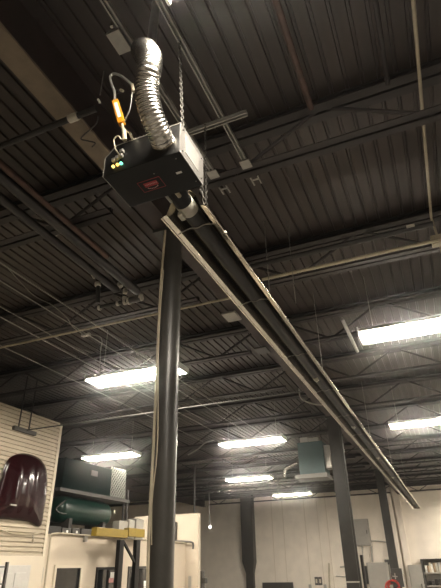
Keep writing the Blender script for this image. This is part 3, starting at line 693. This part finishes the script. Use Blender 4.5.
wb('electrical_cabinet', 407.5, 421, 565, 0, 'grey', 'tall pale grey cabinet between the far column and the bookshelf', 'cabinet', .5, 0.)
p = W(389.5, 562, .2); tag(B('meter', (p.x-.25, YB-.25, p.z-.12), (p.x+.25, YB, p.z+.12), 'dgrey', bev=.02), 'small dark meter on the wall just left of the far column', 'meter')
# conduits on the back wall
def wc(pts, r, label, m='cream'): return tag(T('conduit', smooth([W(x_, y_, .06) for x_, y_ in pts], 4) if len(pts) > 2 else [W(x_, y_, .06) for x_, y_ in pts], r, m, n=6), label, 'conduit')
wc([(329, 563), (330, 600)], .05, 'pale conduit standing low on the back wall left of the middle column')
wc([(368, 541), (378, 541), (385, 542), (390, 545), (392, 560)], .04, 'grey conduit leaving the high electrical panel to the right', 'grey')
wc([(371.5, 546), (372.5, 562)], .05, 'grey conduit dropping from the high panel, right one, to the large cabinet', 'grey')
wc([(362, 546), (363.5, 566)], .04, 'grey conduit dropping from the high panel, left one', 'grey')
wc([(340, 567), (349, 566)], .04, 'short grey conduit left of the middle column', 'grey')
wc([(336, 576), (349, 577)], .03, 'lower short grey conduit left of the middle column', 'grey')
# light switches, small plates
for x_, l in ((316.6, 'left'), (320.3, 'right')):
    p = W(x_, 581, .03); t = thing('switch_box', 'small grey switch box on the back wall, %s one of the pair' % l, 'switch', (p.x, YB, p.z), 'switch boxes on the back wall')
    B('plate', (p.x-.1, YB-.05, p.z-.2), (p.x+.1, YB, p.z+.2), 'dgrey', t, .01); B('toggle', (p.x-.05, YB-.08, p.z-.1), (p.x+.05, YB-.05, p.z+.1), 'trimw', t)
for x_, l in ((310, 'left'), (325, 'right')):
    p = W(x_, 586, .03); tag(B('outlet', (p.x-.08, YB-.04, p.z-.12), (p.x+.08, YB, p.z+.08), 'grey', bev=.01), 'tiny grey outlet at the bottom of the back wall, %s of the switches' % l, 'outlet')
a_, b_ = W(262.5, 582.5, .5), W(293, 583, .5); t = thing('work_board', 'dark grey board top rising at the bottom edge before the back wall', 'board', ((a_.x+b_.x)/2, YB-.5, 0))
B('panel', (a_.x, YB-.55, .3), (b_.x, YB-.45, a_.z), 'dgrey', t, .01)
for xx in (a_.x+.05, b_.x-.1): B('leg', (xx, YB-.55, 0), (xx+.05, YB-.45, .3), 'dgrey', t)
# red hose coil on the far column
p = PY(392, 585, 22.1); t = thing('hose_reel', 'coiled red air hose hanging on the far column', 'hose', (p.x, 22.1, p.z))
for k, (rr, ox, oz) in enumerate(((.24, 0, 0), (.2, .05, .04), (.22, -.04, -.03), (.17, .0, -.04))):
    pts = [Vector((p.x+.0+ox+rr*math.cos(an), 22.15+.04*k, p.z-.05+oz+rr*.8*math.sin(an))) for an in [2*math.pi*j/20 for j in range(21)]]
    T('hose_loop', pts, .03, 'red', t, 8)
B('hook', (p.x-.03, 22.14, p.z+.05), (p.x+.2, 22.34, p.z+.12), 'dgrey', t)
p = PY(395, 576, 22.3); t = thing('hook_plate', 'dark bracket with a pale handle on the far column above the red hose', 'bracket', (p.x, 22.3, p.z))
B('bracket', (p.x-.1, 22.18, p.z-.35), (p.x+.28, 22.33, p.z+.25), 'dgrey', t, .01); bm = bmesh.new(); bar(bm, (p.x-.08, 22.15, p.z), (p.x+.1, 22.15, p.z-.02), .02, .03); bar(bm, (p.x+.02, 22.15, p.z-.1), (p.x+.02, 22.15, p.z+.1), .02, .03); link('handle', bm, 'band', t)
# bookshelf
a_, b_ = W(420, 559, .5), W(452, 559, .5); t = thing('bookshelf', 'grey metal shelving at the right edge by the back wall holding books', 'bookshelf', ((a_.x+b_.x)/2, YB-.25, 0))
zt = a_.z
B('side', (a_.x, YB-.5, 0), (a_.x+.1, YB, zt), 'dgrey', t); B('side', (b_.x-.1, YB-.5, 0), (b_.x, YB, zt), 'dgrey', t)
B('top', (a_.x+.1, YB-.5, zt-.06), (b_.x-.1, YB, zt), 'dgrey', t); B('back', (a_.x+.1, YB-.03, 0), (b_.x-.1, YB, zt-.06), 'grey', t)
sh = [zt-.62, zt-1.2, zt-1.75]
for z_ in sh: B('shelf', (a_.x+.1, YB-.5, z_-.05), (b_.x-.1, YB-.03, z_), 'grey', t)
cols = ['white', 'cloth', 'trimw', 'yellow', 'dgrey', 'band', 'red', 'whitep']
x_ = a_.x+.16; i = 0; cn = {'white': 'white', 'cloth': 'brown', 'trimw': 'cream', 'yellow': 'yellow', 'dgrey': 'dark grey', 'band': 'pale', 'red': 'red', 'whitep': 'off-white'}
ordn = names + ['fourteenth', 'fifteenth', 'sixteenth', 'seventeenth', 'eighteenth', 'nineteenth', 'twentieth']
while x_ < b_.x-.28 and i < 14:
    w_ = random.uniform(.07, .12); h_ = random.uniform(.3, .46); m_ = ['white', 'cloth', 'trimw', 'white', 'cloth', 'band', 'whitep', 'cloth', 'trimw', 'yellow', 'yellow', 'cloth', 'white', 'red'][i]
    tag(B('binder', (x_, YB-.42, sh[0]), (x_+w_, YB-.1, sh[0]+h_), m_, bev=.005), '%s binder on the top shelf of the grey shelving, %s from the left' % (cn[m_], ordn[i]), 'binder', 'binders on the top shelf')
    x_ += w_+random.choice((.01, .02, .05)); i += 1
x_ = a_.x+.2; i = 0
while x_ < b_.x-.3 and i < 9:
    w_ = random.uniform(.1, .17); h_ = random.uniform(.16, .3)
    tag(B('parts_box', (x_, YB-.42, sh[1]), (x_+w_, YB-.1, sh[1]+h_), 'dgrey' if i % 2 else 'dpipe', bev=.01), '%s parts box on the middle shelf of the grey shelving, %s from the left' % ('dark grey' if i % 2 else 'blackish', ordn[i]), 'box', 'parts boxes on the middle shelf')
    x_ += w_+.03; i += 1

# ---------------------------------------------------------------- hanging unit heater (teal)
YU = 16.
a_, b_, c_ = PY(297, 443, YU), PY(322, 443, YU), PY(322, 473, YU)
t = thing('unit_heater', 'teal box unit hanging under the roof left of the middle column', 'ceiling unit', ((a_.x+b_.x)/2, YU+.4, c_.z))
B('cabinet', (a_.x, YU, c_.z), (b_.x, YU+.7, a_.z), 'teal', t, .015)
bm = bmesh.new(); box(bm, (a_.x-.15, YU-.05, c_.z-.12), (b_.x+.05, YU+.75, c_.z)); link('drip_tray', bm, 'tray', t)
B('side_hood', (b_.x, YU+.15, c_.z+.15), (b_.x+.18, YU+.55, a_.z-.12), 'strut', t, .01)
for x0_, x1_ in ((300, 307.5), (308.5, 317.5)):
    p, q = PY(x0_, 442, YU+.1), PY(x1_, 437, YU+.1); B('top_box', (p.x, YU+.1, a_.z), (q.x, YU+.4, q.z), 'grey', t)
for xx in (a_.x+.08, b_.x-.08): bm = bmesh.new(); tube(bm, [(xx, YU+.35, a_.z), (xx, YU+.35, ZD)], .012, 6); link('hanger_rod', bm, 'dpipe', t)
bm = bmesh.new(); pts = smooth([PY(284, 478, YU), PY(285, 470, YU), PY(290, 466, YU), PY(297, 463, YU+.05)], 6)
tube(bm, pts, .05, 12, rads=[.055+.008*(i % 2) for i in range(len(pts))]); o = link('foil_hose', bm, 'alumflex', t)
# plates/boxes hung near the heater
for px_, py_, m_, l_ in ((231, 316, 'grey', 'square pale grey plate under the roof left of the heater'), (262, 350, 'dgrey', 'dark grey plate under the roof left of the heater, farther along')):
    p = PZ(px_, py_, 5.35); t = thing('metal_plate', l_, 'plate', p)
    B('plate', p-Vector((.12, .1, 0)), p+Vector((.1, .2, .03)), m_, t, .004); T('hanger_rod', [p+Vector((0, .05, .03)), Vector((p.x, p.y+.05, ZD))], .008, 'dpipe', t, 6)
cable('cable', [PY(299, 388, 10.5), PY(300, 396, 10.5), PY(305, 401, 10.5), PY(314, 404, 10.5), PY(322, 405, 10.5)], .016, 'conduit', 'grey cable loop hanging just left of the heater reflector')
a_, b_ = PZ(340, 338, 5.3), PZ(357, 366, 5.3)
pipeA(-.95, 5.42, 7.4, 8.9, .03, 'strut', 'short grey strut between the heater and the upper right light')

# ---------------------------------------------------------------- world + view
w = bpy.data.worlds.new('world'); S.world = w; w.use_nodes = True
vo = w.node_tree.nodes.new('ShaderNodeVolumeScatter'); vo.inputs['Density'].default_value = GLOW_HAZE; vo.inputs['Anisotropy'].default_value = .98   # scattering air added to imitate lens glow around the lamps
w.node_tree.links.new(vo.outputs[0], w.node_tree.nodes['World Output'].inputs['Volume'])
w.node_tree.nodes['Background'].inputs[0].default_value = (.02, .02, .022, 1); w.node_tree.nodes['Background'].inputs[1].default_value = .3
S.view_settings.view_transform = 'Standard'; S.view_settings.look = 'None'; S.view_settings.exposure = 2.0; S.view_settings.gamma = 1; S.view_settings.use_curve_mapping = False
